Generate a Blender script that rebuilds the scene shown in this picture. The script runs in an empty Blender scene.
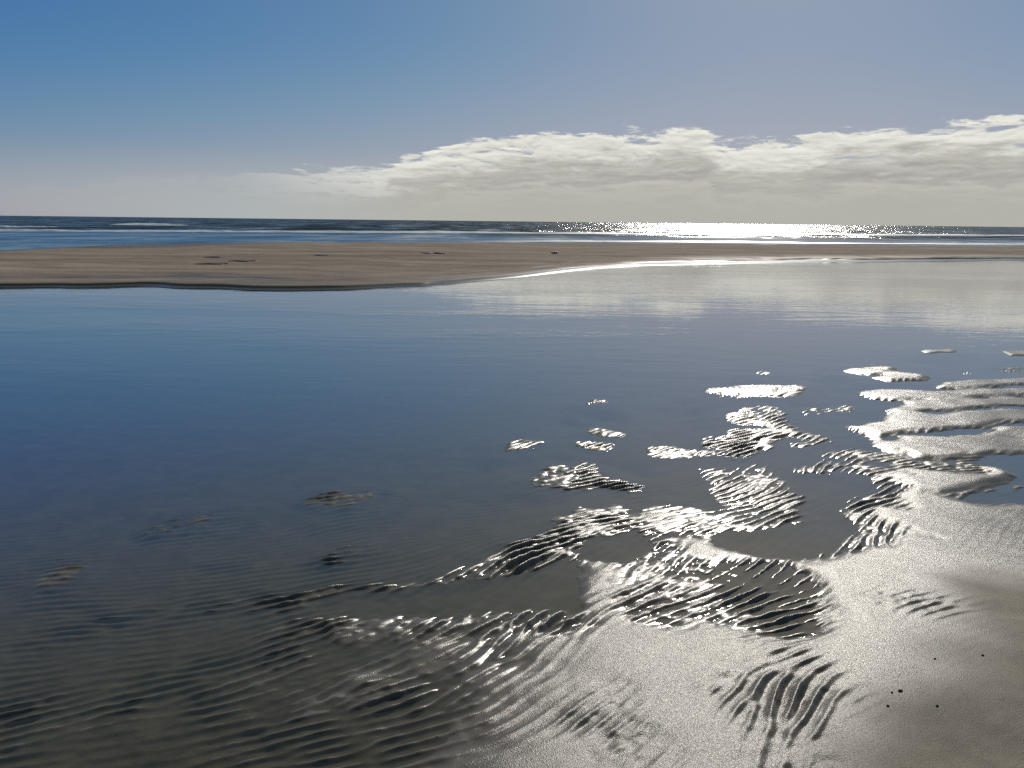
import bpy, math
import numpy as np
from mathutils import Vector, Matrix

# ------------------------------------------------------------------ scene
scene = bpy.context.scene
COL = scene.collection
R = math.radians
W, H = 1024, 768
FOC = 769.0                      # focal length in pixels
CAM_H = 1.6
PITCH, ROLL = R(11.95), R(0.64)
SUN_AZ, SUN_EL = R(18.0), R(32.0)
rng = np.random.default_rng(7)

# ------------------------------------------------------------------ camera
cam_d = bpy.data.cameras.new('camera')
cam = bpy.data.objects.new('camera', cam_d)
COL.objects.link(cam)
rot = Matrix.Rotation(math.pi / 2 - PITCH, 3, 'X') @ Matrix.Rotation(ROLL, 3, 'Z')
cam.matrix_world = Matrix.Translation((0, 0, CAM_H)) @ rot.to_4x4()
cam_d.sensor_fit = 'HORIZONTAL'
cam_d.sensor_width = 36.0
cam_d.lens = 36.0 * FOC / W
cam_d.clip_start = 0.05
cam_d.clip_end = 60000
scene.camera = cam
RM = np.array(rot)


def ground(px, py, z=0.0):
    """picture point -> point on the level z of the ground"""
    px = np.asarray(px, float); py = np.asarray(py, float)
    d = np.stack([(px - W / 2) / FOC, -(py - H / 2) / FOC, -np.ones_like(px)], -1) @ RM.T
    t = (z - CAM_H) / np.minimum(d[..., 2], -1e-4)
    return d[..., 0] * t, d[..., 1] * t


def G(px, py, z=0.0):
    x, y = ground(px, py, z)
    return Vector((float(x), float(y), z))


# ------------------------------------------------------------------ node helper
class NT:
    def __init__(self, tree):
        self.t = tree
        self.t.nodes.clear()

    def n(self, kind, **kw):
        nd = self.t.nodes.new(kind)
        for k, v in kw.items():
            if k.startswith('i_'):
                key = k[2:]
                key = int(key) if key.isdigit() else key.replace('_', ' ')
                self.put(nd.inputs[key], v)
            else:
                setattr(nd, k, v)
        return nd

    def put(self, sock, v):
        if isinstance(v, bpy.types.NodeSocket):
            self.t.links.new(v, sock)
        elif isinstance(v, bpy.types.Node):
            self.t.links.new(v.outputs[0], sock)
        else:
            sock.default_value = v

    def m(self, op, a, b=None, c=None, clamp=False):
        nd = self.t.nodes.new('ShaderNodeMath')
        nd.operation = op
        nd.use_clamp = clamp
        for i, v in enumerate((a, b, c)):
            if v is not None:
                self.put(nd.inputs[i], v)
        return nd.outputs[0]

    def mapr(self, v, a, b, c, d, smooth=True):
        nd = self.t.nodes.new('ShaderNodeMapRange')
        nd.interpolation_type = 'SMOOTHSTEP' if smooth else 'LINEAR'
        nd.clamp = True
        self.put(nd.inputs[0], v)
        for i, q in enumerate((a, b, c, d)):
            self.put(nd.inputs[i + 1], q)
        return nd.outputs[0]

    def mix(self, f, a, b, mode='MIX'):
        nd = self.t.nodes.new('ShaderNodeMix')
        nd.data_type = 'RGBA'
        nd.blend_type = mode
        nd.clamp_factor = True
        self.put(nd.inputs[0], f)
        self.put(nd.inputs[6], a if not isinstance(a, tuple) else (*a, 1)[:4])
        self.put(nd.inputs[7], b if not isinstance(b, tuple) else (*b, 1)[:4])
        return nd.outputs[2]

    def noise(self, vec, scale, detail=4, rough=0.55, distort=0.0):
        nd = self.t.nodes.new('ShaderNodeTexNoise')
        self.put(nd.inputs['Vector'], vec)
        nd.inputs['Scale'].default_value = scale
        nd.inputs['Detail'].default_value = detail
        nd.inputs['Roughness'].default_value = rough
        nd.inputs['Distortion'].default_value = distort
        return nd.outputs[0]

    def mapping(self, vec, scale=(1, 1, 1), rotz=0.0, loc=(0, 0, 0)):
        nd = self.t.nodes.new('ShaderNodeMapping')
        self.put(nd.inputs[0], vec)
        nd.inputs['Scale'].default_value = scale
        nd.inputs['Rotation'].default_value = (0, 0, rotz)
        nd.inputs['Location'].default_value = loc
        return nd.outputs[0]


def material(name):
    m = bpy.data.materials.new(name)
    m.use_nodes = True
    return m, NT(m.node_tree)


# ------------------------------------------------------------------ light: sun + sky
sdir = Vector((math.sin(SUN_AZ) * math.cos(SUN_EL), math.cos(SUN_AZ) * math.cos(SUN_EL), math.sin(SUN_EL)))
sl = bpy.data.lights.new('sun', 'SUN')
sl.energy = 3.0
sl.angle = R(0.53)
sl.color = (1.0, 0.94, 0.85)
so = bpy.data.objects.new('sun', sl)
so.rotation_euler = (-sdir).to_track_quat('-Z', 'Y').to_euler()
so.location = (0, 0, 50)
COL.objects.link(so)

world = bpy.data.worlds.new('World')
scene.world = world
world.use_nodes = True
T = NT(world.node_tree)
sky = T.n('ShaderNodeTexSky')
sky.sky_type = 'NISHITA'
sky.sun_disc = False
sky.sun_elevation = SUN_EL
sky.sun_rotation = SUN_AZ
sky.altitude = 0
sky.air_density = 1.0
sky.dust_density = 0.35
sky.ozone_density = 2.0
tc = T.n('ShaderNodeTexCoord')
sep = T.n('ShaderNodeSeparateXYZ', i_0=tc.outputs['Generated'])
az = T.m('MULTIPLY', T.m('ARCTAN2', sep.outputs[0], sep.outputs[1]), 57.29578)      # degrees from +Y
el = T.m('MULTIPLY', T.m('ARCSINE', sep.outputs[2]), 57.29578)
comb = T.n('ShaderNodeCombineXYZ', i_0=T.m('MULTIPLY', az, 0.13), i_1=T.m('MULTIPLY', el, 0.85))
n_big = T.noise(comb, 1.0, 7, 0.6, 0.3)
comb2 = T.n('ShaderNodeCombineXYZ', i_0=T.m('MULTIPLY', az, 0.55), i_1=T.m('MULTIPLY', el, 3.2), i_2=4.3)
n_fine = T.noise(comb2, 1.0, 10, 0.66, 0.2)
fc = T.n('ShaderNodeFloatCurve')
cv = fc.mapping.curves[0]
pts = [(-60, 1.2), (-38, 1.6), (-20, 3.0), (-17, 3.2), (-10, 3.5), (-7.5, 4.7), (-2, 5.7), (3.6, 6.2), (8, 6.2), (12.5, 6.6), (15, 5.5), (18.5, 5.5),
       (22.8, 6.3), (27, 6.4), (33.7, 6.5), (44, 7.4), (60, 7.0)]
norm = [((a + 60) / 120, e / 10) for a, e in pts]
cv.points[0].location = norm[0]
cv.points[1].location = norm[-1]
for p in norm[1:-1]:
    cv.points.new(*p)
fc.mapping.update()
T.put(fc.inputs['Value'], T.m('DIVIDE', T.m('ADD', az, 60), 120, clamp=True))
edge = T.m('MULTIPLY', fc.outputs[0], 10)
comb3 = T.n('ShaderNodeCombineXYZ', i_0=T.m('MULTIPLY', az, 0.26), i_1=T.m('MULTIPLY', el, 1.25), i_2=9.1)
n_mid = T.noise(comb3, 1.0, 6, 0.62, 0.4)
comb4 = T.n('ShaderNodeCombineXYZ', i_0=T.m('MULTIPLY', az, 0.26), i_1=T.m('MULTIPLY', T.m('ADD', el, 0.22), 1.25), i_2=9.1)
n_mid_up = T.noise(comb4, 1.0, 6, 0.62, 0.4)
nn = T.m('ADD', T.m('MULTIPLY', T.m('SUBTRACT', n_big, 0.5), 2.0), T.m('MULTIPLY', T.m('SUBTRACT', n_fine, 0.5), 2.2))
nn = T.m('ADD', nn, T.m('MULTIPLY', T.m('SUBTRACT', n_mid, 0.5), 2.2))
depth = T.m('ADD', T.m('SUBTRACT', edge, el), nn)
cover = T.mapr(depth, 0.0, 0.42, 0, 1)
holes = T.mapr(T.m('ADD', n_mid, T.m('MULTIPLY', n_fine, 0.5)), 0.54, 0.70, 0.05, 1.0)
cover = T.m('MULTIPLY', cover, T.m('MAXIMUM', holes, T.mapr(depth, 0.8, 2.4, 0, 1)))
# the bank is thin at its left end
thin = T.mapr(az, -22, -4, 0.05, 1.0)
cover = T.m('MULTIPLY', cover, T.m('MAXIMUM', thin, T.m('MULTIPLY', T.mapr(depth, 0.0, 0.8, 1, 0), T.mapr(az, -21, -15, 0.0, 0.6))))
ramp = T.n('ShaderNodeValToRGB')
warp = T.m('ADD', T.m('MULTIPLY', T.m('SUBTRACT', n_fine, 0.5), 1.2), T.m('MULTIPLY', T.m('SUBTRACT', n_mid, 0.5), 1.5))
T.put(ramp.inputs[0], T.m('DIVIDE', T.m('ADD', depth, warp), 8, clamp=True))
cr = ramp.color_ramp
cr.interpolation = 'EASE'
stops = [(0.0, (.82, .81, .74)), (0.15, (.72, .715, .645)), (0.30, (.48, .47, .43)), (0.40, (.43, .425, .39)), (0.50, (.50, .49, .45)),
         (0.64, (.45, .44, .395)), (1.0, (.42, .41, .37))]
cr.elements[0].position, cr.elements[0].color = stops[0][0], (*stops[0][1], 1)
cr.elements[1].position, cr.elements[1].color = stops[-1][0], (*stops[-1][1], 1)
for p, c in stops[1:-1]:
    e = cr.elements.new(p)
    e.color = (*c, 1)
relief_c = T.mapr(T.m('SUBTRACT', n_mid, n_mid_up), -0.10, 0.10, 0.86, 1.12, False)
lit = T.n('ShaderNodeVectorMath', operation='SCALE', i_0=ramp.outputs[0], i_Scale=T.m('ADD', 1.0, T.m('MULTIPLY', T.m('SUBTRACT', relief_c, 1.0), T.mapr(el, 1.5, 4.0, 0, 1))))
lowc = T.mix(T.mapr(el, 0.4, 3.0, 0.85, 0.0), lit.outputs[0], (.455, .45, .405))
SKY_K = 0.10
ccol = T.n('ShaderNodeVectorMath', operation='SCALE', i_0=lowc)
ccol.inputs['Scale'].default_value = 1.0 / SKY_K
# pale sea haze that whitens the lowest degrees of the sky
hz = T.m('MULTIPLY', T.mapr(el, 0.0, 5.4, 0.97, 0.0), T.mapr(az, -42, -12, 0.38, 1.0))
hcol = T.n('ShaderNodeVectorMath', operation='SCALE')
hcol.inputs[0].default_value = (.42, .465, .475)
hcol.inputs['Scale'].default_value = 1.0 / SKY_K
srgb = T.n('ShaderNodeSeparateColor', i_0=sky.outputs[0])
chan = []
for i_, (ref, val, gam, lim) in enumerate([(3.41, .079, 2.03, .44), (5.09, .220, 1.48, .48), (7.07, .470, .50, .76)]):
    v = T.m('MULTIPLY', T.m('POWER', T.m('DIVIDE', srgb.outputs[i_], ref), gam), val)
    v = T.m('DIVIDE', v, T.m('SQRT', T.m('ADD', 1.0, T.m('POWER', T.m('DIVIDE', v, lim), 2.0))))
    chan.append(T.m('MULTIPLY', v, 1.0 / SKY_K))
graded = T.n('ShaderNodeCombineColor', i_0=chan[0], i_1=chan[1], i_2=chan[2])
raw = T.n('ShaderNodeVectorMath', operation='MULTIPLY', i_0=sky.outputs[0])
raw.inputs[1].default_value = (.65, .585, .40)
upper = T.mix(T.mapr(el, 10, 32, 0.0, 1.0), graded.outputs[0], raw.outputs[0])
skyc = T.mix(hz, upper, hcol.outputs[0])
final = T.mix(cover, skyc, ccol.outputs[0])
bg = T.n('ShaderNodeBackground', i_Color=final, i_Strength=SKY_K)
out = T.n('ShaderNodeOutputWorld')
T.put(out.inputs[0], bg.outputs[0])

# ------------------------------------------------------------------ ground relief
GX0, GX1, GY0, GY1 = -8.0, 10.0, 0.6, 12.4


def sd_poly(px, py, X, Y):
    """signed distance in metres to a polygon given in picture points, positive inside"""
    x, y = ground(px, py)
    d = np.full(X.shape, 1e9)
    inside = np.zeros(X.shape, bool)
    k = len(x)
    for i in range(k):
        ax, ay, bx, by = x[i], y[i], x[(i + 1) % k], y[(i + 1) % k]
        ex, ey = bx - ax, by - ay
        t = np.clip(((X - ax) * ex + (Y - ay) * ey) / (ex * ex + ey * ey + 1e-12), 0, 1)
        d = np.minimum(d, (X - ax - t * ex) ** 2 + (Y - ay - t * ey) ** 2)
        c = (ay > Y) != (by > Y)
        inside ^= c & (X < ex * (Y - ay) / (ey if abs(ey) > 1e-9 else 1e-9) + ax)
    return np.where(inside, 1, -1) * np.sqrt(d)


def sst(v, a, b):
    t = np.clip((v - a) / (b - a), 0, 1)
    return t * t * (3 - 2 * t)


BS = 0.03                                  # grid of the broad relief
bx = np.arange(GX0 - 1, GX1 + 1, BS); by = np.arange(GY0 - 0.6, GY1 + 3, BS)
BX, BY = np.meshgrid(bx, by)
rr = np.hypot(BX, BY)


def project(X, Y, Z=0.0):
    d = np.stack([X, Y, np.full_like(X, Z - CAM_H)], -1) @ RM
    w = np.maximum(-d[..., 2], 1e-3)
    return W / 2 + FOC * d[..., 0] / w, H / 2 - FOC * d[..., 1] / w


PXG, PYG = project(BX, BY)
# depth of the pool bed, mm, down the picture
base = np.interp(PYG, [280, 340, 420, 480, 540, 580, 620, 660, 710, 770, 900], [-300, -170, -95, -60, -32, -18, -11.5, -8.5, -6.8, -5.5, -3])
amp = np.interp(PYG, [420, 500, 600, 680, 780], [1.2, 1.7, 2.7, 3.9, 4.2])
dry = np.zeros_like(base)
mega = np.zeros_like(base)


def gnoise(shape, step, L, aniso=1.0, ang=0.0):
    """smooth random field, unit variance, correlation length L (m)"""
    n = rng.standard_normal(shape)
    ky = np.fft.fftfreq(shape[0], step)[:, None] * 2 * np.pi
    kx = np.fft.rfftfreq(shape[1], step)[None] * 2 * np.pi
    c, s = math.cos(ang), math.sin(ang)
    a = (kx * c + ky * s) * L * aniso
    b = (-kx * s + ky * c) * L
    f = np.fft.irfft2(np.fft.rfft2(n) * np.exp(-(a * a + b * b) / 4), s=shape)
    return f / f.std()


RAG = (gnoise(BX.shape, BS, 0.20) * 0.040 + gnoise(BX.shape, BS, 0.09) * 0.026) * np.clip(rr / 3.2, 0.7, 1.6)


def paint(pts, h=None, w=0.06, a=None, aw=None, d=None, dw=0.4, rag=1.0, grow=0.0):
    global base, amp, dry
    p = np.array(pts, float)
    s = sd_poly(p[:, 0], p[:, 1], BX, BY) + RAG * rag + grow
    if h is not None:
        if np.max(h) > -10:                        # a shoal under what rises from the pool
            f = sst(s, -0.30 - w, -0.5 * w)
            base = base * (1 - f) + np.maximum(base, -13) * f
        f = sst(s, -w, w)
        base = base * (1 - f) + h * f
    if a is not None:
        ww = aw if aw else w
        f = sst(s, -ww, ww)
        amp = amp * (1 - f) + a * f
    if d is not None:
        f = sst(s, -dw, dw)
        dry = dry * (1 - f) + d * f


# the big wet flat on the right tilts gently down to the pool on its left
FLAT = 7 + 9 * np.clip(BX + 0.30, 0, 0.92) + 30 * np.clip(BX - 0.62, 0, 3) * np.clip((3.8 - BY) / 0.8, 0, 1) + 8 * np.clip(3.0 - BY, 0, 1.5)
paint([(655, 506), (690, 506), (720, 538), (735, 548), (765, 556), (800, 560), (850, 548), (866, 530), (850, 512), (868, 498), (900, 486),
       (945, 494), (975, 504), (1020, 503), (1150, 510), (1150, 1000), (300, 1000), (350, 768), (385, 705), (400, 655), (430, 634), (500, 629),
       (560, 626), (585, 612), (570, 590), (585, 566), (600, 546), (615, 530), (640, 516)], FLAT, 0.12, 0.12, 0.07, rag=0.55)
paint([(960, 590), (1150, 570), (1150, 1000), (880, 1000), (865, 770), (915, 700), (975, 640)], None, 0.35, 0.12, 0.3, 1.0, 0.22)
# rippled left shore of the flat
paint([(400, 650), (470, 640), (520, 660), (500, 700), (470, 790), (200, 800), (280, 700), (330, 660)], -2.4, 0.25, 4.8, 0.3)
# island and its neck
paint([(712, 492), (716, 474), (730, 468), (758, 467), (775, 472), (790, 482), (795, 490), (808, 498), (800, 508), (805, 520), (785, 527), (740, 533),
       (715, 542), (690, 542), (665, 528), (660, 514), (690, 507), (714, 505)], 6.5, 0.08, 5.0, 0.12, rag=0.45, grow=0.05)
paint([(640, 498), (722, 500), (742, 548), (690, 556), (640, 552)], None, 0.1, 6.0, 0.12)
# long bars at the right edge
paint([(840, 362), (930, 362), (1000, 372), (1150, 368), (1150, 470), (860, 470), (840, 430)], None, 0.1, 6.0, 0.2)
BARS = [
    [(843, 371), (862, 367), (893, 368), (896, 372), (870, 375)],
    [(872, 378), (895, 373), (922, 376), (926, 381), (890, 382)],
    [(928, 389), (945, 383), (1000, 379), (1150, 374), (1150, 383), (1010, 386), (960, 390)],
    [(855, 393), (880, 390), (960, 391), (1150, 387), (1150, 394), (960, 398), (890, 401), (870, 400)],
    [(893, 411), (910, 402), (1000, 399), (1150, 397), (1150, 405), (1000, 406), (940, 411), (905, 415)],
    [(854, 428), (880, 421), (900, 412), (950, 414), (1000, 409), (1150, 407), (1150, 425), (1010, 422), (960, 428), (900, 435), (880, 439)],
    [(882, 447), (900, 436), (950, 437), (1010, 429), (1150, 428), (1150, 450), (1000, 455), (940, 459), (900, 457)],
    [(868, 482), (905, 467), (950, 465), (1000, 468), (1012, 477), (980, 490), (945, 497), (900, 492)],
]
for b in BARS:
    paint(b, 22, 0.085, 0.08, 0.08, rag=0.35, grow=0.012)
paint([(784, 470), (810, 456), (860, 452), (900, 457), (880, 463), (905, 468), (905, 474), (860, 477), (800, 476)], 4, 0.10, 6.0, 0.1)
paint([(900, 468), (1000, 461), (1150, 458), (1150, 464), (1000, 467), (930, 472)], 2, 0.10, 7.0, 0.1)
paint([(930, 497), (985, 488), (1020, 487), (1020, 491), (990, 496), (950, 501)], 2, 0.08, 7.0, 0.1)
# lagoon and its rippled right bank
paint([(838, 505), (880, 482), (905, 488), (890, 512), (902, 535), (872, 552), (830, 564), (795, 560), (850, 545)], 2.5, 0.08, 7.5, 0.07)
paint([(783, 477), (830, 475), (872, 480), (868, 490), (848, 500), (836, 508), (842, 520), (846, 530), (835, 541), (808, 550), (790, 557), (760, 556), (725, 546),
       (720, 538), (745, 532), (790, 529), (808, 522), (804, 505), (816, 497), (790, 490)], -24, 0.07, 2.0, rag=0.45, grow=-0.02)
paint([(945, 500), (985, 492), (1150, 490), (1150, 506), (1020, 503), (975, 505)], -16, 0.06, 2.0)
# ripple fields on the flat
paint([(610, 556), (660, 540), (720, 556), (790, 566), (822, 600), (832, 640), (795, 650), (750, 645), (700, 626), (640, 612), (596, 600)], 3.5, 0.16, 6.5, 0.13)
paint([(735, 590), (790, 572), (815, 600), (826, 638), (790, 643), (750, 636), (720, 616)], -0.8, 0.10, 9.0)
paint([(640, 606), (690, 596), (740, 606), (735, 624), (690, 620), (650, 613)], -1.0, 0.06, 7.0)
paint([(690, 688), (735, 668), (765, 648), (800, 650), (830, 680), (836, 698), (800, 738), (770, 728), (745, 720), (720, 700)], FLAT - 7, 0.12, 6.5, 0.14)
paint([(745, 718), (800, 728), (830, 770), (800, 800), (770, 780), (765, 745)], FLAT - 7, 0.10, 6.5, 0.12)
paint([(790, 700), (820, 690), (815, 712), (790, 718)], FLAT - 13, 0.05, 7.0)
paint([(565, 740), (590, 704), (622, 694), (648, 732), (660, 762), (620, 800), (560, 800)], FLAT - 4, 0.12, 5.5, 0.14)
paint([(848, 603), (880, 598), (950, 611), (956, 618), (900, 622), (870, 613)], None, 0.10, 6.5, 0.10)
# drowned ridges, fingers and the water between them
paint([(-80, 660), (140, 603), (270, 591), (300, 604), (200, 613), (60, 640), (-80, 700)], -3.5, 0.14, 5.5)
paint([(270, 601), (300, 592), (380, 585), (430, 579), (480, 564), (510, 548), (545, 533), (575, 522), (600, 520), (645, 514), (660, 540), (640, 556), (600, 562),
       (570, 556), (525, 573), (490, 581), (450, 586), (380, 594), (300, 608)], 5.5, 0.055, 9.0, 0.12, rag=0.45)
paint([(600, 541), (628, 536), (640, 545), (615, 553), (590, 556)], -14, 0.06, 3)
paint([(330, 608), (450, 592), (540, 578), (578, 582), (562, 606), (545, 610), (470, 612), (400, 614)], -20, 0.10, 2.0)
paint([(325, 623), (400, 618), (470, 617), (560, 613), (588, 622), (560, 634), (480, 634), (400, 638), (335, 643)], 5.0, 0.055, 9.0, 0.12, rag=0.45)
paint([(282, 638), (300, 632), (308, 660), (298, 690), (284, 685)], 1.0, 0.05, 6.5)
paint([(350, 680), (370, 676), (420, 690), (410, 702), (370, 702)], 6, 0.1, 7.0)
paint([(-40, 720), (40, 700), (50, 730), (-40, 760)], 0.0, 0.1, 6.5)
paint([(50, 720), (130, 690), (165, 700), (120, 735), (60, 745)], -0.5, 0.1, 6.5)
paint([(165, 700), (190, 698), (200, 712), (150, 724)], -9, 0.06, 3.0)
paint([(210, 690), (290, 650), (330, 700), (300, 760), (230, 790), (140, 790)], -1.6, 0.15, 5.6)
# islets standing alone in the pool
ISLETS = [
    ([(500, 443), (520, 438), (548, 440), (556, 443), (530, 449), (508, 450)], 8),
    ([(584, 434), (600, 430), (619, 434), (600, 438)], 7),
    ([(568, 440), (590, 441), (616, 444), (600, 448), (573, 446)], 7),
    ([(650, 449), (690, 449), (722, 449), (726, 453), (690, 456), (660, 455)], 4),
    ([(712, 441), (740, 430), (770, 431), (776, 436), (766, 443), (750, 452), (722, 453), (705, 446)], 5),
    ([(725, 415), (745, 408), (775, 408), (787, 416), (770, 425), (740, 425)], 5),
    ([(702, 391), (740, 386), (802, 387), (800, 392), (740, 396), (708, 394)], 6),
    ([(702, 397), (725, 396), (737, 399), (720, 402), (704, 401)], 3),
    ([(753, 372), (765, 369), (771, 373), (760, 376)], 4),
    ([(528, 477), (560, 467), (590, 467), (605, 476), (641, 486), (630, 492), (600, 490), (570, 487), (538, 486)], 5.0),
    ([(316, 503), (335, 491), (365, 487), (377, 491), (365, 500), (345, 507), (325, 509)], 5.0),
    ([(145, 530), (180, 519), (220, 510), (217, 517), (190, 532), (155, 534)], 1.2),
    ([(322, 556), (345, 547), (352, 553), (330, 560)], -0.5),
    ([(562, 521), (580, 508), (615, 507), (622, 513), (600, 521), (575, 525)], 3),
    ([(40, 578), (75, 566), (78, 574), (45, 584)], -2.5),
    ([(790, 443), (818, 442), (818, 446), (792, 447)], 0),
    ([(805, 410), (852, 408), (852, 412), (808, 414)], 0),
    ([(848, 363), (915, 362), (918, 367), (850, 366)], 1),
    ([(928, 350), (952, 349), (950, 352), (930, 353)], 2),
    ([(1008, 352), (1060, 350), (1060, 355), (1010, 356)], 6),
    ([(960, 372), (1060, 367), (1060, 372), (965, 375)], 3),
    ([(590, 403), (599, 402), (598, 405), (590, 405)], 2),
]
for p, h in ISLETS:
    paint(p, h + 0.5, 0.06, 8.5, 0.14, rag=0.6, grow=0.03)


# uneven edges
base = base + gnoise(BX.shape, BS, 0.35) * np.interp(rr, [0, 2, 4, 8], [0.9, 0.9, 2.2, 5.0]) + gnoise(BX.shape, BS, 0.12) * np.interp(rr, [0, 4, 6], [0.5, 0.6, 1.6])
ang = np.interp(PXG, [-100, 100, 250, 400, 480, 620, 780, 870, 1000], [19, 24, 29, 32, 37, 46, 40, 38, 32]) + gnoise(BX.shape, BS, 0.36) * 11
_c = G(785, 700)
ang = ang + 24 * np.exp(-(((BX - _c.x) / 0.16) ** 2 + ((BY - _c.y) / 0.18) ** 2))


def cubic(A, x0, y0, st, X, Y):
    """Catmull-Rom sampling of a grid"""
    fx = (X - x0) / st; fy = (Y - y0) / st
    ix = np.floor(fx).astype(int); iy = np.floor(fy).astype(int)
    tx = fx - ix; ty = fy - iy

    def wts(t):
        return (-.5 * t + t * t - .5 * t ** 3, 1 - 2.5 * t * t + 1.5 * t ** 3, .5 * t + 2 * t * t - 1.5 * t ** 3, -.5 * t * t + .5 * t ** 3)
    wx, wy = wts(tx), wts(ty)
    o = np.zeros(X.shape)
    for j in range(4):
        yy = np.clip(iy + j - 1, 0, A.shape[0] - 1)
        for i in range(4):
            xx = np.clip(ix + i - 1, 0, A.shape[1] - 1)
            o += wx[i] * wy[j] * A[yy, xx]
    return o


# sand ripples: a repeated oriented filter grows crests that fork and die out like real ones
RS = 0.0065
RY = 1.28                                  # ripples are pressed together in depth
RX0, RX1, RY0, RY1 = -5.6, 7.4, 0.8, 9.2
gx = np.arange(RX0, RX1, RS); gy = np.arange(RY0 * RY, RY1 * RY, RS)
GXX, GYY = np.meshgrid(gx, gy)
shp = GXX.shape
ky = np.fft.fftfreq(shp[0], RS)[:, None] * 2 * np.pi
kx = np.fft.rfftfreq(shp[1], RS)[None] * 2 * np.pi
kk = np.hypot(kx, ky); kph = np.arctan2(ky, kx)
angf = cubic(ang, bx[0], by[0], BS, GXX, GYY / RY)
angf = np.degrees(np.arctan(np.tan(np.radians(angf)) * RY))
BANK = [16, 30, 44, 58, 72]
LAM = 0.064
k0 = 2 * np.pi / LAM
fil, quad, wgt = [], [], []
for a in BANK:
    dphi = np.angle(np.exp(2j * (kph - R(a + 90)))) / 2
    f = np.exp(-((kk - k0) / (0.30 * k0)) ** 2 / 2) * np.exp(-(dphi / R(15)) ** 2 / 2)
    fil.append(f.astype(np.float32))
    sgn = np.sign(kx * math.cos(R(a + 90)) + ky * math.sin(R(a + 90)))
    quad.append((1j * sgn * f).astype(np.complex64))
    wgt.append(np.clip(1 - np.abs(np.clip(angf, 16, 72) - a) / 14, 0, 1).astype(np.float32))
u = rng.standard_normal(shp).astype(np.float32)
for it in range(5):
    F = np.fft.rfft2(u)
    v = sum(w_ * np.fft.irfft2(F * f, s=shp) for w_, f in zip(wgt, fil))
    v /= v.std()
    u = np.tanh(1.6 * v).astype(np.float32)
F = np.fft.rfft2(u)
p = sum(w_ * np.fft.irfft2(F * f, s=shp) for w_, f in zip(wgt, fil))
q = sum(w_ * np.fft.irfft2(F * f, s=shp) for w_, f in zip(wgt, quad))
sc = p.std() * 1.4142
p /= sc; q /= sc
rip = p + 0.34 * (p * p - 0.5) + 0.30 * p * q
rip = 0.68 * rip * np.clip(1 + 0.45 * gnoise(shp, RS, 0.15), 0.40, 2.2) + 0.22 * gnoise(shp, RS, 0.034, 1.8, R(38)) + 0.21 * gnoise(shp, RS, 0.016, 1.5, R(38))
fine = gnoise(shp, RS, 0.05, 3.0, R(-25)) * 0.35 + gnoise(shp, RS, 0.10, 4.0, R(-30)) * 0.7 + gnoise(shp, RS, 0.045, 7.0, R(-38)) * 0.35


def relief(X, Y):
    """height (m) and dryness of the beach at any place"""
    near = (X > GX0 - 0.9) & (X < GX1 + 0.9) & (Y > GY0 - 0.5) & (Y < GY1 + 2.8)
    r = np.hypot(X, Y)
    # beyond the mapped part: pool bed ahead, rising beach behind
    z = np.where(Y > 0, -0.42 - 0.0006 * np.clip(r - 15, 0, 3000), 0.05 + 0.01 * np.clip(-Y, 0, 300))
    z = np.where((Y > 0) & (np.abs(X) > Y), np.interp(np.abs(np.arctan2(X, np.maximum(Y, 1e-3))), [R(45), R(90)], [-0.35, 0.05]), z)
    d = np.zeros(X.shape)
    Xn, Yn = X[near], Y[near]
    b = cubic(base, bx[0], by[0], BS, Xn, Yn)
    dd = cubic(dry, bx[0], by[0], BS, Xn, Yn)
    a = cubic(amp, bx[0], by[0], BS, Xn, Yn)
    rp = cubic(rip, gx[0], gy[0], RS, Xn, Yn * RY)
    fn = cubic(fine, gx[0], gy[0], RS, Xn, Yn * RY)
    e = np.minimum.reduce([sst(Xn, GX0 - .9, GX0 + .3), 1 - sst(Xn, GX1 - .3, GX1 + .9), sst(Yn, GY0 - .5, GY0 + 0.3), 1 - sst(Yn, GY1 - .3, GY1 + 2.5)])
    ein = np.minimum.reduce([sst(Xn, RX0, RX0 + .6), 1 - sst(Xn, RX1 - .6, RX1), sst(Yn, RY0, RY0 + .3), 1 - sst(Yn, RY1 - .8, RY1)])
    hh = (b + ein * (a * rp + fn * 1.2)) * 0.001
    z[near] = z[near] * (1 - e) + hh * e
    d[near] = dd * e
    return z, d


# ------------------------------------------------------------------ mesh helper
def grid_mesh(name, P, mat, wrap=False, attrs=None):
    """P: rows x cols x 3 array of points"""
    nr, nc = P.shape[:2]
    me = bpy.data.meshes.new(name)
    me.vertices.add(nr * nc)
    me.vertices.foreach_set('co', P.reshape(-1).astype(np.float32))
    i = np.arange(nr - 1)[:, None]
    j = np.arange(nc if wrap else nc - 1)[None]
    j2 = (j + 1) % nc
    q = np.stack([i * nc + j, i * nc + j2, (i + 1) * nc + j2, (i + 1) * nc + j], -1).reshape(-1, 4)
    nq = len(q)
    me.loops.add(nq * 4)
    me.loops.foreach_set('vertex_index', q.reshape(-1).astype(np.int32))
    me.polygons.add(nq)
    me.polygons.foreach_set('loop_start', np.arange(0, nq * 4, 4, dtype=np.int32))
    me.polygons.foreach_set('use_smooth', np.ones(nq, bool))
    for k, v in (attrs or {}).items():
        at = me.attributes.new(k, 'FLOAT', 'POINT')
        at.data.foreach_set('value', v.reshape(-1).astype(np.float32))
    me.update(calc_edges=True)
    me.materials.append(mat)
    o = bpy.data.objects.new(name, me)
    COL.objects.link(o)
    return o


def raw_mesh(name, verts, faces, mat, smooth=True):
    me = bpy.data.meshes.new(name)
    me.from_pydata([tuple(v) for v in verts], [], faces)
    if smooth:
        me.polygons.foreach_set('use_smooth', [True] * len(me.polygons))
    me.update()
    me.materials.append(mat)
    o = bpy.data.objects.new(name, me)
    COL.objects.link(o)
    return o


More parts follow.
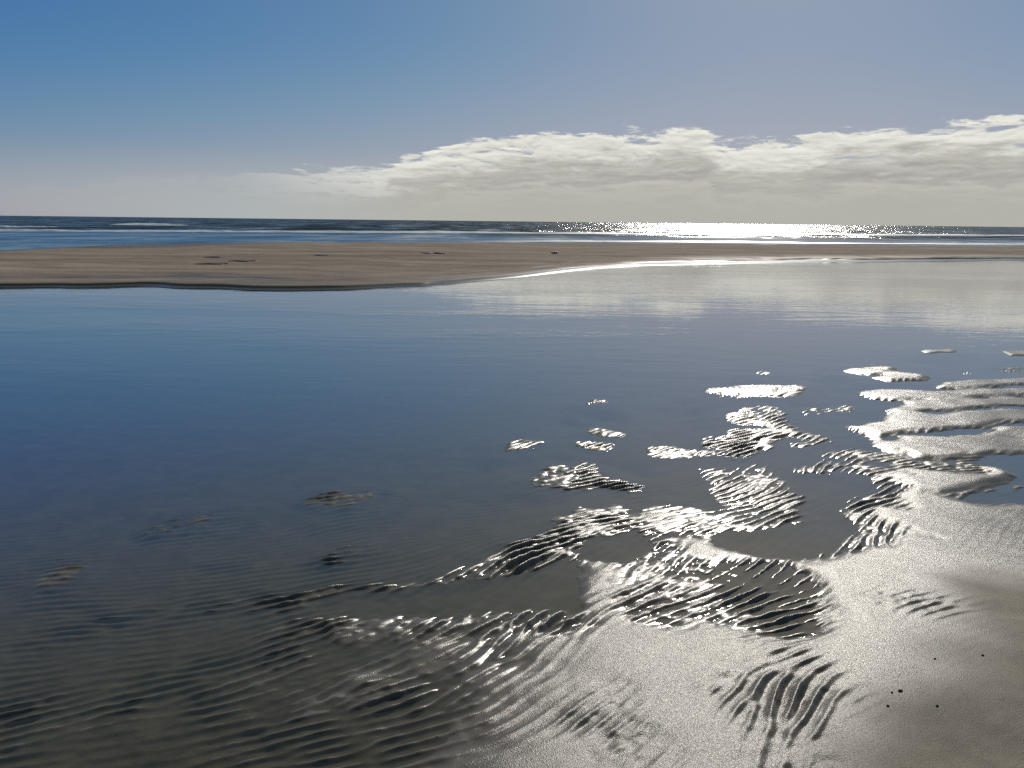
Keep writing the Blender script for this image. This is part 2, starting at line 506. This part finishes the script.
def tag(o, label=None, cat=None, group=None, kind=None):
    for k, v in (('label', label), ('category', cat), ('group', group), ('kind', kind)):
        if v:
            o[k] = v
    return o


# ------------------------------------------------------------------ materials
# wet beach sand: grain in colour and bump, a water film that is glassier close to the waterline
M_SAND, S = material('wet_sand')
geo = S.n('ShaderNodeNewGeometry')
pos = geo.outputs['Position']
zz = S.n('ShaderNodeSeparateXYZ', i_0=pos).outputs[2]
dr = S.n('ShaderNodeAttribute', attribute_name='dryness').outputs['Fac']
g1 = S.noise(pos, 420, 2, 0.6)
g2 = S.noise(pos, 9, 5, 0.6)
g3 = S.noise(pos, 1.6, 4, 0.55)
g4 = S.noise(pos, 240, 2, 0.6)
wetc = S.mix(S.mapr(g2, 0.3, 0.7, 0, 1), (0.102, 0.092, 0.076), (0.146, 0.131, 0.108))
dryc = S.mix(S.mapr(g2, 0.3, 0.7, 0, 1), (0.190, 0.162, 0.120), (0.265, 0.225, 0.168))
colr = S.mix(S.m('MULTIPLY', dr, S.mapr(g3, 0.3, 0.6, 0.6, 1.0)), wetc, dryc)
colr = S.mix(S.mapr(g4, 0.42, 0.62, 0.0, 0.55), colr, S.mix(0.5, colr, (0.02, 0.018, 0.015)))
film = S.mapr(S.m('ADD', zz, S.m('MULTIPLY', S.m('SUBTRACT', g2, 0.5), 0.012)), 0.001, 0.012, 0.0, 1.0)
rough = S.m('ADD', S.m('MULTIPLY', film, 0.035), S.mapr(zz, 0.0006, 0.0032, 0.075, 0.265))
rough = S.m('ADD', rough, S.m('MULTIPLY', dr, 0.30), clamp=True)
rough = S.m('ADD', rough, S.m('MULTIPLY', S.m('SUBTRACT', g4, 0.5), 0.16), clamp=True)
bh = S.m('ADD', S.m('MULTIPLY', g1, 0.0018), S.m('MULTIPLY', g4, 0.0042))
bst = S.m('ADD', S.m('MULTIPLY', film, 0.32), S.m('ADD', 0.06, S.m('MULTIPLY', dr, 0.25)))
bmp = S.n('ShaderNodeBump', i_Strength=bst, i_Distance=1.0, i_Height=bh)
# scattered dark shell grit, denser in patches
vor = S.n('ShaderNodeTexVoronoi', i_Vector=pos, i_Scale=75.0)
vsel = S.n('ShaderNodeSeparateColor', i_0=vor.outputs['Color'])
grit = S.m('MULTIPLY', S.m('LESS_THAN', vor.outputs['Distance'], S.m('MULTIPLY', vsel.outputs[1], 0.32)), S.m('LESS_THAN', vsel.outputs[0], S.mapr(g3, 0.42, 0.68, 0.0, 0.16)))
colr = S.mix(S.m('MULTIPLY', grit, 0.85), colr, (0.015, 0.013, 0.012))
bs = S.n('ShaderNodeBsdfPrincipled', i_Roughness=rough, i_Normal=bmp.outputs[0], i_IOR=1.47)
S.put(bs.inputs['Specular IOR Level'], S.m('MULTIPLY', S.mapr(zz, -0.0012, 0.0002, 0.0, 0.5), S.m('SUBTRACT', 1.0, S.m('MULTIPLY', dr, 0.55))))     # no mirror under water
S.put(bs.inputs['Base Color'], colr)
so_ = S.n('ShaderNodeOutputMaterial')
S.put(so_.inputs[0], bs.outputs[0])

# sandbar sand: paler, drier, dark and glossy along its wet foot
M_BAR, S = material('sandbar_sand')
pos = S.n('ShaderNodeNewGeometry').outputs['Position']
zz = S.n('ShaderNodeSeparateXYZ', i_0=pos).outputs[2]
st = S.mapping(pos, (0.10, 0.55, 1))
n1 = S.noise(st, 1.0, 6, 0.6, 0.4)
n2 = S.noise(pos, 14, 5, 0.65)
damp = S.mapr(S.m('ADD', zz, S.m('MULTIPLY', S.m('SUBTRACT', n1, 0.5), 0.05)), 0.045, 0.10, 0, 1)
wetat = S.n('ShaderNodeAttribute', attribute_name='wetness').outputs['Fac']
damp = S.m('MULTIPLY', damp, S.m('SUBTRACT', 1.0, S.m('MULTIPLY', wetat, S.mapr(S.noise(S.mapping(pos, (0.3, 0.9, 1)), 1.0, 5, 0.65), 0.34, 0.52, 0.25, 1.0))))
dc = S.mix(S.mapr(n1, 0.3, 0.7, 0, 1), (0.200, 0.164, 0.133), (0.365, 0.304, 0.250))
dc = S.mix(S.mapr(n2, 0.35, 0.7, 0, 0.35), dc, (0.20, 0.16, 0.125))
n3 = S.noise(S.mapping(pos, (0.5, 1.1, 1)), 1.0, 7, 0.7)
dc = S.mix(S.mapr(n3, 0.50, 0.66, 0, 0.5), dc, (0.15, 0.122, 0.10))
dc = S.mix(S.mapr(n3, 0.46, 0.32, 0, 0.5), dc, (0.44, 0.37, 0.30))
bc = S.mix(damp, (0.055, 0.048, 0.040), dc)
ro = S.m('ADD', 0.26, S.m('MULTIPLY', damp, 0.6))
bmp = S.n('ShaderNodeBump', i_Strength=S.m('ADD', 0.15, S.m('MULTIPLY', damp, 0.4)), i_Distance=0.03, i_Height=S.noise(S.mapping(pos, (1, 2.5, 1)), 3.0, 6, 0.65))
bs = S.n('ShaderNodeBsdfPrincipled', i_Roughness=ro, i_Normal=bmp.outputs[0], i_IOR=1.36)
S.put(bs.inputs['Specular IOR Level'], S.m('MULTIPLY', S.mapr(zz, -0.004, 0.001, 0.0, 0.5), S.m('SUBTRACT', 1.0, S.m('MULTIPLY', damp, 0.92))))
S.put(bs.inputs['Base Color'], bc)
S.put(S.n('ShaderNodeOutputMaterial').inputs[0], bs.outputs[0])


def water(name, bump_nodes, tint, rough):
    m, S = material(name)
    pos = S.n('ShaderNodeNewGeometry').outputs['Position']
    nrm = bump_nodes(S, pos)
    inc = S.n('ShaderNodeNewGeometry').outputs['Incoming']
    dt = S.n('ShaderNodeVectorMath', operation='DOT_PRODUCT', i_0=nrm, i_1=inc).outputs['Value']
    cs = S.m('SUBTRACT', 1.0, S.m('ABSOLUTE', dt), clamp=True)
    fr = S.m('ADD', 0.022, S.m('MULTIPLY', S.m('POWER', cs, 3.2), 0.978))
    gl = S.n('ShaderNodeBsdfAnisotropic' if False else 'ShaderNodeBsdfGlossy', i_Roughness=rough, i_Normal=nrm)
    gl.inputs['Color'].default_value = (1, 1, 1, 1)
    tr = S.n('ShaderNodeBsdfTransparent')
    tr.inputs['Color'].default_value = (*tint, 1)
    mx = S.n('ShaderNodeMixShader', i_0=fr, i_1=tr.outputs[0], i_2=gl.outputs[0])
    S.put(S.n('ShaderNodeOutputMaterial').inputs[0], mx.outputs[0])
    return m


def pool_bump(S, pos):
    a = S.noise(S.mapping(pos, (1.1, 3.2, 1), R(8)), 1.0, 3, 0.5)
    b = S.noise(S.mapping(pos, (5, 14, 1), R(-6)), 1.0, 2, 0.5)
    gust = S.mapr(S.noise(S.mapping(pos, (0.12, 0.35, 1)), 1.0, 2, 0.5), 0.38, 0.68, 0.25, 1.0)
    sepn = S.n('ShaderNodeSeparateXYZ', i_0=pos)
    far = S.mapr(sepn.outputs[1], 3.0, 11.0, 0.16, 1.0)
    hgt = S.m('MULTIPLY', S.m('ADD', S.m('MULTIPLY', a, 0.0075), S.m('MULTIPLY', b, 0.0016)), S.m('MULTIPLY', gust, far))
    return S.n('ShaderNodeBump', i_Strength=1.0, i_Distance=1.0, i_Height=hgt).outputs[0]


M_POOL = water('pool_water', pool_bump, (0.80, 0.80, 0.76), 0.02)

M_SEA, S = material('sea_water')
pos = S.n('ShaderNodeNewGeometry').outputs['Position']
yy = S.n('ShaderNodeSeparateXYZ', i_0=pos).outputs[1]
def slopes(scale, seed, detail):
    nd = S.n('ShaderNodeTexNoise', i_Vector=S.mapping(pos, scale, R(6), (seed, seed, seed)), i_Scale=1.0, i_Detail=detail, i_Roughness=0.6)
    v = S.n('ShaderNodeVectorMath', operation='SUBTRACT', i_0=nd.outputs['Color'])
    v.inputs[1].default_value = (0.5, 0.5, 0.5)
    return v.outputs[0]


far = S.mapr(yy, 72, 125, 0.18, 1.0)
sl3 = S.n('ShaderNodeVectorMath', operation='MULTIPLY', i_0=slopes((0.22, 0.035, 1), 21.0, 5))
sl3.inputs[1].default_value = (0.35, 1.1, 0)
sl1 = S.n('ShaderNodeVectorMath', operation='MULTIPLY', i_0=slopes((0.10, 0.28, 1), 3.0, 3))
sl1.inputs[1].default_value = (1.4, 1.0, 0)
sl2 = S.n('ShaderNodeVectorMath', operation='MULTIPLY', i_0=slopes((1.2, 2.2, 1), 9.0, 3))
sl2.inputs[1].default_value = (1.2, 0.6, 0)
ssum = S.n('ShaderNodeVectorMath', operation='ADD', i_0=sl1.outputs[0], i_1=sl2.outputs[0])
ssum = S.n('ShaderNodeVectorMath', operation='ADD', i_0=ssum.outputs[0], i_1=sl3.outputs[0])
sscl = S.n('ShaderNodeVectorMath', operation='SCALE', i_0=ssum.outputs[0], i_Scale=far)
sup = S.n('ShaderNodeVectorMath', operation='ADD', i_0=sscl.outputs[0])
S.put(sup.inputs[1], S.n('ShaderNodeCombineXYZ', i_1=S.mapr(yy, 75, 120, -0.07, -0.25), i_2=1.0).outputs[0])      # seen wave fronts lean to the shore
snm = S.n('ShaderNodeVectorMath', operation='NORMALIZE', i_0=sup.outputs[0])
bs = S.n('ShaderNodeBsdfPrincipled', i_Roughness=0.15, i_Normal=snm.outputs[0], i_IOR=1.333)
S.put(bs.inputs['Base Color'], (0.012, 0.032, 0.045, 1))
S.put(S.n('ShaderNodeOutputMaterial').inputs[0], bs.outputs[0])

M_FOAM, S = material('sea_foam')
pos = S.n('ShaderNodeNewGeometry').outputs['Position']
f1 = S.noise(S.mapping(pos, (0.35, 1.2, 3)), 1.0, 6, 0.65)
fcol = S.mix(S.mapr(f1, 0.36, 0.56, 0, 1), (0.10, 0.16, 0.19), (0.66, 0.69, 0.70))
bs = S.n('ShaderNodeBsdfPrincipled', i_Roughness=0.45)
S.put(bs.inputs['Base Color'], fcol)
bs.inputs['Subsurface Weight'].default_value = 0.0
S.put(bs.inputs['Normal'], S.n('ShaderNodeBump', i_Strength=0.7, i_Distance=0.2, i_Height=f1).outputs[0])
S.put(S.n('ShaderNodeOutputMaterial').inputs[0], bs.outputs[0])

M_WEED, S = material('seaweed')
pos = S.n('ShaderNodeNewGeometry').outputs['Position']
bs = S.n('ShaderNodeBsdfPrincipled', i_Roughness=0.5)
S.put(bs.inputs['Base Color'], S.mix(S.noise(pos, 30, 4), (0.012, 0.011, 0.006), (0.05, 0.04, 0.02)))
S.put(S.n('ShaderNodeOutputMaterial').inputs[0], bs.outputs[0])

M_STONE, S = material('dark_pebble')
pos = S.n('ShaderNodeNewGeometry').outputs['Position']
bs = S.n('ShaderNodeBsdfPrincipled', i_Roughness=0.9)
S.put(bs.inputs['Specular IOR Level'], 0.1)
S.put(bs.inputs['Base Color'], S.mix(S.noise(pos, 250, 4), (0.03, 0.026, 0.023), (0.09, 0.078, 0.068)))
S.put(S.n('ShaderNodeOutputMaterial').inputs[0], bs.outputs[0])

# ------------------------------------------------------------------ the beach: one sheet out to the horizon
dep = np.concatenate([np.linspace(R(84), R(53), 24, endpoint=False), np.linspace(R(53), R(6.8), 1150)])
rows = np.concatenate([CAM_H / np.tan(dep), np.geomspace(CAM_H / math.tan(R(6.8)), 14000, 60)[1:]])
core = np.linspace(R(-48), R(52), 1900)
rest = np.linspace(R(52), R(312), 180)[1:-1]
azs = np.concatenate([core, rest])
RR, AA = np.meshgrid(rows, azs, indexing='ij')
X = RR * np.sin(AA); Y = RR * np.cos(AA)
Z, DRY = relief(X, Y)
beach = grid_mesh('beach', np.stack([X, Y, Z], -1)[:, ::-1], M_SAND, True, {'dryness': DRY[:, ::-1]})
tag(beach, 'wet rippled sand flat in the foreground with pools and drained ridges', kind='structure')

# ------------------------------------------------------------------ far sandbar
near_px = [(-400, 290), (-150, 288), (0, 287), (60, 287.5), (130, 286), (200, 287), (260, 289), (340, 289), (420, 286.5), (470, 281.5), (540, 274.5), (600, 268.5), (640, 266),
           (700, 264.5), (800, 262.5), (900, 261.5), (1024, 260.5), (1200, 262), (1500, 266)]
far_px = [(-400, 252), (-150, 251), (0, 250), (60, 247), (130, 243.5), (330, 242), (500, 242.5), (700, 244), (1024, 246.5), (1200, 249), (1500, 254)]
BARTOP = 0.20
nx, ny = zip(*[ground(a, b) for a, b in near_px])
fx, fy = zip(*[ground(a, b, BARTOP) for a, b in far_px])
cols = np.concatenate([np.linspace(-120, -32, 60, endpoint=False), np.linspace(-32, 42, 900), np.linspace(42, 130, 61)[1:]])
yn = np.interp(cols, nx, ny); yf = np.interp(cols, fx, fy)
nz = rng.standard_normal((1, len(cols)))


def sm(n, L, dx=0.08):
    k = np.exp(-0.5 * (np.arange(-4 * L, 4 * L + 1) / L) ** 2)
    a = np.convolve(rng.standard_normal(n), k / k.sum(), 'same')
    return a / a.std()


nc = len(cols)
yn = yn + 0.10 * sm(nc, 4) * np.interp(cols, [-8, -2], [1.0, 0.3]) + 0.15 * sm(nc, 14)
yf = yf + 0.5 * sm(nc, 12) + 0.4 * sm(nc, 4)
tt = np.concatenate([np.linspace(-1.6, 0, 14, endpoint=False), np.linspace(0, 2.2, 60, endpoint=False), np.geomspace(2.2, 60, 130)])   # metres inland of the near edge
C, D = np.meshgrid(cols, tt)
YB = yn[None] + D
wid = np.maximum(yf - yn, 3)[None]
Dp = np.clip(D, 0, None)
p_mid = 0.085 * (1 - np.exp(-Dp / 0.38))
lip = 0.05 + 0.03 * sm(nc, 9)[None]
p_left = 0.022 * (1 - np.exp(-Dp / 0.2)) + 0.055 * sst(Dp, 0.12 + lip, 0.27 + lip)
p_right = 0.026 * (1 - np.exp(-Dp / 0.16)) + 0.07 * sst(Dp, 0.9 + 5 * lip, 1.15 + 5 * lip)
wl = np.interp(cols, [-4.5, -1.2], [1, 0])[None]; wr = np.interp(cols, [4.0, 8.5], [0, 1])[None]
prof = np.where(D < 0, D * 0.20, p_mid * (1 - wl) * (1 - wr) + p_left * wl + p_right * wr)
rise = np.clip(D / wid, 0, 1)
ZB = prof + (BARTOP - 0.085) * np.where(D > 0, np.sin(np.clip(rise * 1.02, 0, 1) * math.pi / 2) ** 1.2, 0)
beyond = np.clip(D - wid, 0, None)
ZB = ZB - np.minimum(beyond * 0.06, 1.2)
bump2 = gnoise(C.shape, 1.0, 6, 3.0) * 0.009 + gnoise(C.shape, 1.0, 2, 3.0) * 0.005
ZB = ZB + bump2 * sst(D, 0.0, 1.5)
left_back = sst(D, wid - 9, wid - 4) * (1 - sst(C, -22, -9))
right_lip = sst(C, 3, 8) * (1 - sst(D, 1.5, 6.0)) * 0.4
sandbar = grid_mesh('sandbar', np.stack([C, YB, ZB], -1), M_BAR, attrs={'wetness': np.maximum(left_back, right_lip)})
tag(sandbar, 'long low brown sandbar between the pool and the sea', kind='structure')


def bar_height(x, y):
    c = int(np.argmin(np.abs(cols - x)))
    return float(np.interp(y, YB[:, c], ZB[:, c]))


# ------------------------------------------------------------------ water
def sheet(name, x0, x1, y0, y1, z, mat, nx_=2, ny_=2):
    xs = np.linspace(x0, x1, nx_); ys = np.linspace(y0, y1, ny_)
    XX, YY = np.meshgrid(xs, ys)
    return grid_mesh(name, np.stack([XX, YY, np.full_like(XX, z)], -1), mat)


ymid = np.interp([-120, 130], cols, yn)
pool_cols = np.concatenate([[-120], np.linspace(-60, 70, 60), [130]])
edge_y = np.interp(pool_cols, cols, yn) + 1.1
PP = np.stack([np.stack([pool_cols, np.full_like(pool_cols, -0.5), np.zeros_like(pool_cols)], -1), np.stack([pool_cols, edge_y, np.zeros_like(pool_cols)], -1)])
tag(grid_mesh('tidal_pool', PP, M_POOL), 'calm shallow tidal pool mirroring blue sky in front of the sandbar', kind='structure')
sea_cols = np.concatenate([[-14000, -2000, -400], np.linspace(-120, 130, 80), [400, 2000, 14000]])
sea_e = np.interp(sea_cols, cols, np.maximum(yf, yn + 3)) - 0.5
SEA = np.stack([np.stack([sea_cols, y, np.zeros_like(sea_cols)], -1) for y in (sea_e, np.full_like(sea_e, 150), np.full_like(sea_e, 600), np.full_like(sea_e, 14000))])
tag(grid_mesh('sea', SEA, M_SEA), 'dark open sea reaching the horizon beyond the sandbar', kind='structure')


def breaker(x0, x1, y, slope, h, depth_, label, seed):
    r = np.random.default_rng(seed)
    n = max(40, int((x1 - x0) / 0.5))
    xs = np.linspace(x0, x1, n)
    def s1(L):
        k = np.exp(-0.5 * (np.arange(-3 * L, 3 * L + 1) / L) ** 2)
        a = np.convolve(r.standard_normal(n + 6 * L), k / k.sum(), 'valid')[:n]
        return a / (a.std() + 1e-9)
    yc = y + slope * xs + 0.8 * s1(12) + 0.25 * s1(3)
    env = sst(np.linspace(0, 1, n), 0, 0.12) * (1 - sst(np.linspace(0, 1, n), 0.88, 1))
    hh = h * env * np.clip(0.85 + 0.25 * s1(8) + 0.15 * s1(2), 0.15, 2)
    v = np.linspace(-1, 1, 15)
    pr = np.where(v < -0.1, np.clip((v + 1) / 0.9, 0, 1) ** 1.6, np.cos(np.clip((v + 0.1) / 1.1, 0, 1) * math.pi / 2) ** 1.3)
    P = np.zeros((len(v), n, 3))
    P[..., 0] = xs
    P[..., 1] = yc + v[:, None] * depth_ * (0.6 + 0.4 * env)
    P[..., 2] = -0.03 + pr[:, None] * (hh + 0.03)
    o = grid_mesh('breaking_wave', P, M_FOAM)
    return tag(o, label, 'wave', 'breaking waves off the sandbar')


def at_sea(px, py):
    x, y = ground(px, py)
    return float(x), float(y)


def breaker_px(px0, py0, px1, py1, h, dpt, label, seed):
    a, b = at_sea(px0, py0), at_sea(px1, py1)
    s = (b[1] - a[1]) / (b[0] - a[0])
    return breaker(a[0], b[0], a[1] - s * a[0], s, h, dpt, label, seed)


breaker_px(-260, 229.5, 1240, 236.5, 0.18, 5.0, 'longest white breaking wave line running the full width of the sea', 3)
breaker_px(120, 224.6, 186, 225.4, 0.30, 7.0, 'short white breaker far out at left, nearest the horizon', 5)
breaker_px(-90, 227.0, 60, 226.8, 0.22, 6.0, 'white breaker at the left edge just behind the longest wave line', 6)

breaker_px(455, 240.6, 1240, 246.2, 0.10, 3.0, 'thin glittering swash line along the back edge of the sandbar at right', 11)

# ------------------------------------------------------------------ small things
import bmesh


def lump(name, loc, size, mat, seed, parts=1):
    r = np.random.default_rng(seed)
    bm = bmesh.new()
    for k in range(parts):
        g = bmesh.ops.create_icosphere(bm, subdivisions=3, radius=1.0)
        o = Vector((r.uniform(-.75, .75), r.uniform(-.5, .5), r.uniform(-.1, .25))) if parts > 1 else Vector()
        s = r.uniform(0.35, 0.7) if parts > 1 else 1.0
        ph = r.uniform(0, 6, 9)
        for v in g['verts']:
            c = v.co
            f = 1 + .16 * math.sin(3 * c.x + ph[0]) + .12 * math.sin(4 * c.y + ph[1]) + .12 * math.sin(5 * c.z + ph[2]) + .07 * math.sin(9 * c.x + 7 * c.y + ph[3])
            v.co = Vector((c.x * f * s, c.y * f * s, c.z * f * s)) + o
    for v in bm.verts:
        v.co = Vector((v.co.x * size[0], v.co.y * size[1], v.co.z * size[2]))
    me = bpy.data.meshes.new(name)
    bm.to_mesh(me)
    bm.free()
    me.polygons.foreach_set('use_smooth', [True] * len(me.polygons))
    me.materials.append(mat)
    ob = bpy.data.objects.new(name, me)
    ob.location = loc
    COL.objects.link(ob)
    return ob


WEEDS = [
    (216, 264.2, (.50, .35, .035), 7, 'longest dark seaweed strand on the left part of the sandbar'),
    (240, 261.5, (.40, .3, .03), 6, 'dark seaweed strand at right end of the pair on the sandbar'),
    (213, 257.3, (.40, .35, .03), 5, 'thin dark seaweed strand behind the pair on the sandbar'),
    (322, 255.2, (.35, .3, .03), 5, 'small faint seaweed scrap alone left of the sandbar middle'),
    (433, 253.2, (.42, .35, .045), 6, 'flat dark seaweed patch on the middle of the sandbar'),
    (555, 253.6, (.18, .2, .09), 4, 'small raised black seaweed clump right of the flat patch on the sandbar'),
]
for i, (px, py, s, n, lab) in enumerate(WEEDS):
    x, y = ground(px, py, 0.15)
    z = bar_height(float(x), float(y))
    x, y = ground(px, py, z)
    o = lump('seaweed_clump', (float(x), float(y), bar_height(float(x), float(y)) + s[2] * 0.3), s, M_WEED, 40 + i, n)
    tag(o, lab, 'seaweed', 'seaweed scraps on the sandbar')
PEB = [
    (900.5, 691, .005, 'largest dark pebble on the drier sand at lower right'),
    (892, 692.5, .003, 'small dark pebble just left of the largest pebble'),
    (982.5, 655.5, .0038, 'rightmost dark pebble on the damp brown sand'),
    (935, 659, .0034, 'dark pebble below the small ripple patch at right'),
    (888, 706, .0035, 'tiny dark pebble lowest on the wet sand at right'),
    (937, 706, .0034, 'dark pebble on the boundary of wet and drier sand'),
]
for i, (px, py, s, lab) in enumerate(PEB):
    x, y = ground(px, py, 0.03)
    z = float(relief(np.array([float(x)]), np.array([float(y)]))[0][0])
    x, y = ground(px, py, z)
    o = lump('pebble', (float(x), float(y), z + s * 0.35), (s * 1.3, s, s * 0.8), M_STONE, 80 + i)
    tag(o, lab, 'pebble', 'dark pebbles on the sand')

# ------------------------------------------------------------------ render settings
scene.view_settings.view_transform = 'Standard'
scene.view_settings.look = 'None'
scene.view_settings.exposure = 0.0
scene.view_settings.gamma = 1.0
scene.render.engine = 'CYCLES'
scene.cycles.use_denoising = False
scene.cycles.max_bounces = 6
scene.cycles.transparent_max_bounces = 8
scene.cycles.caustics_reflective = False
scene.cycles.caustics_refractive = False
scene.cycles.sample_clamp_indirect = 6
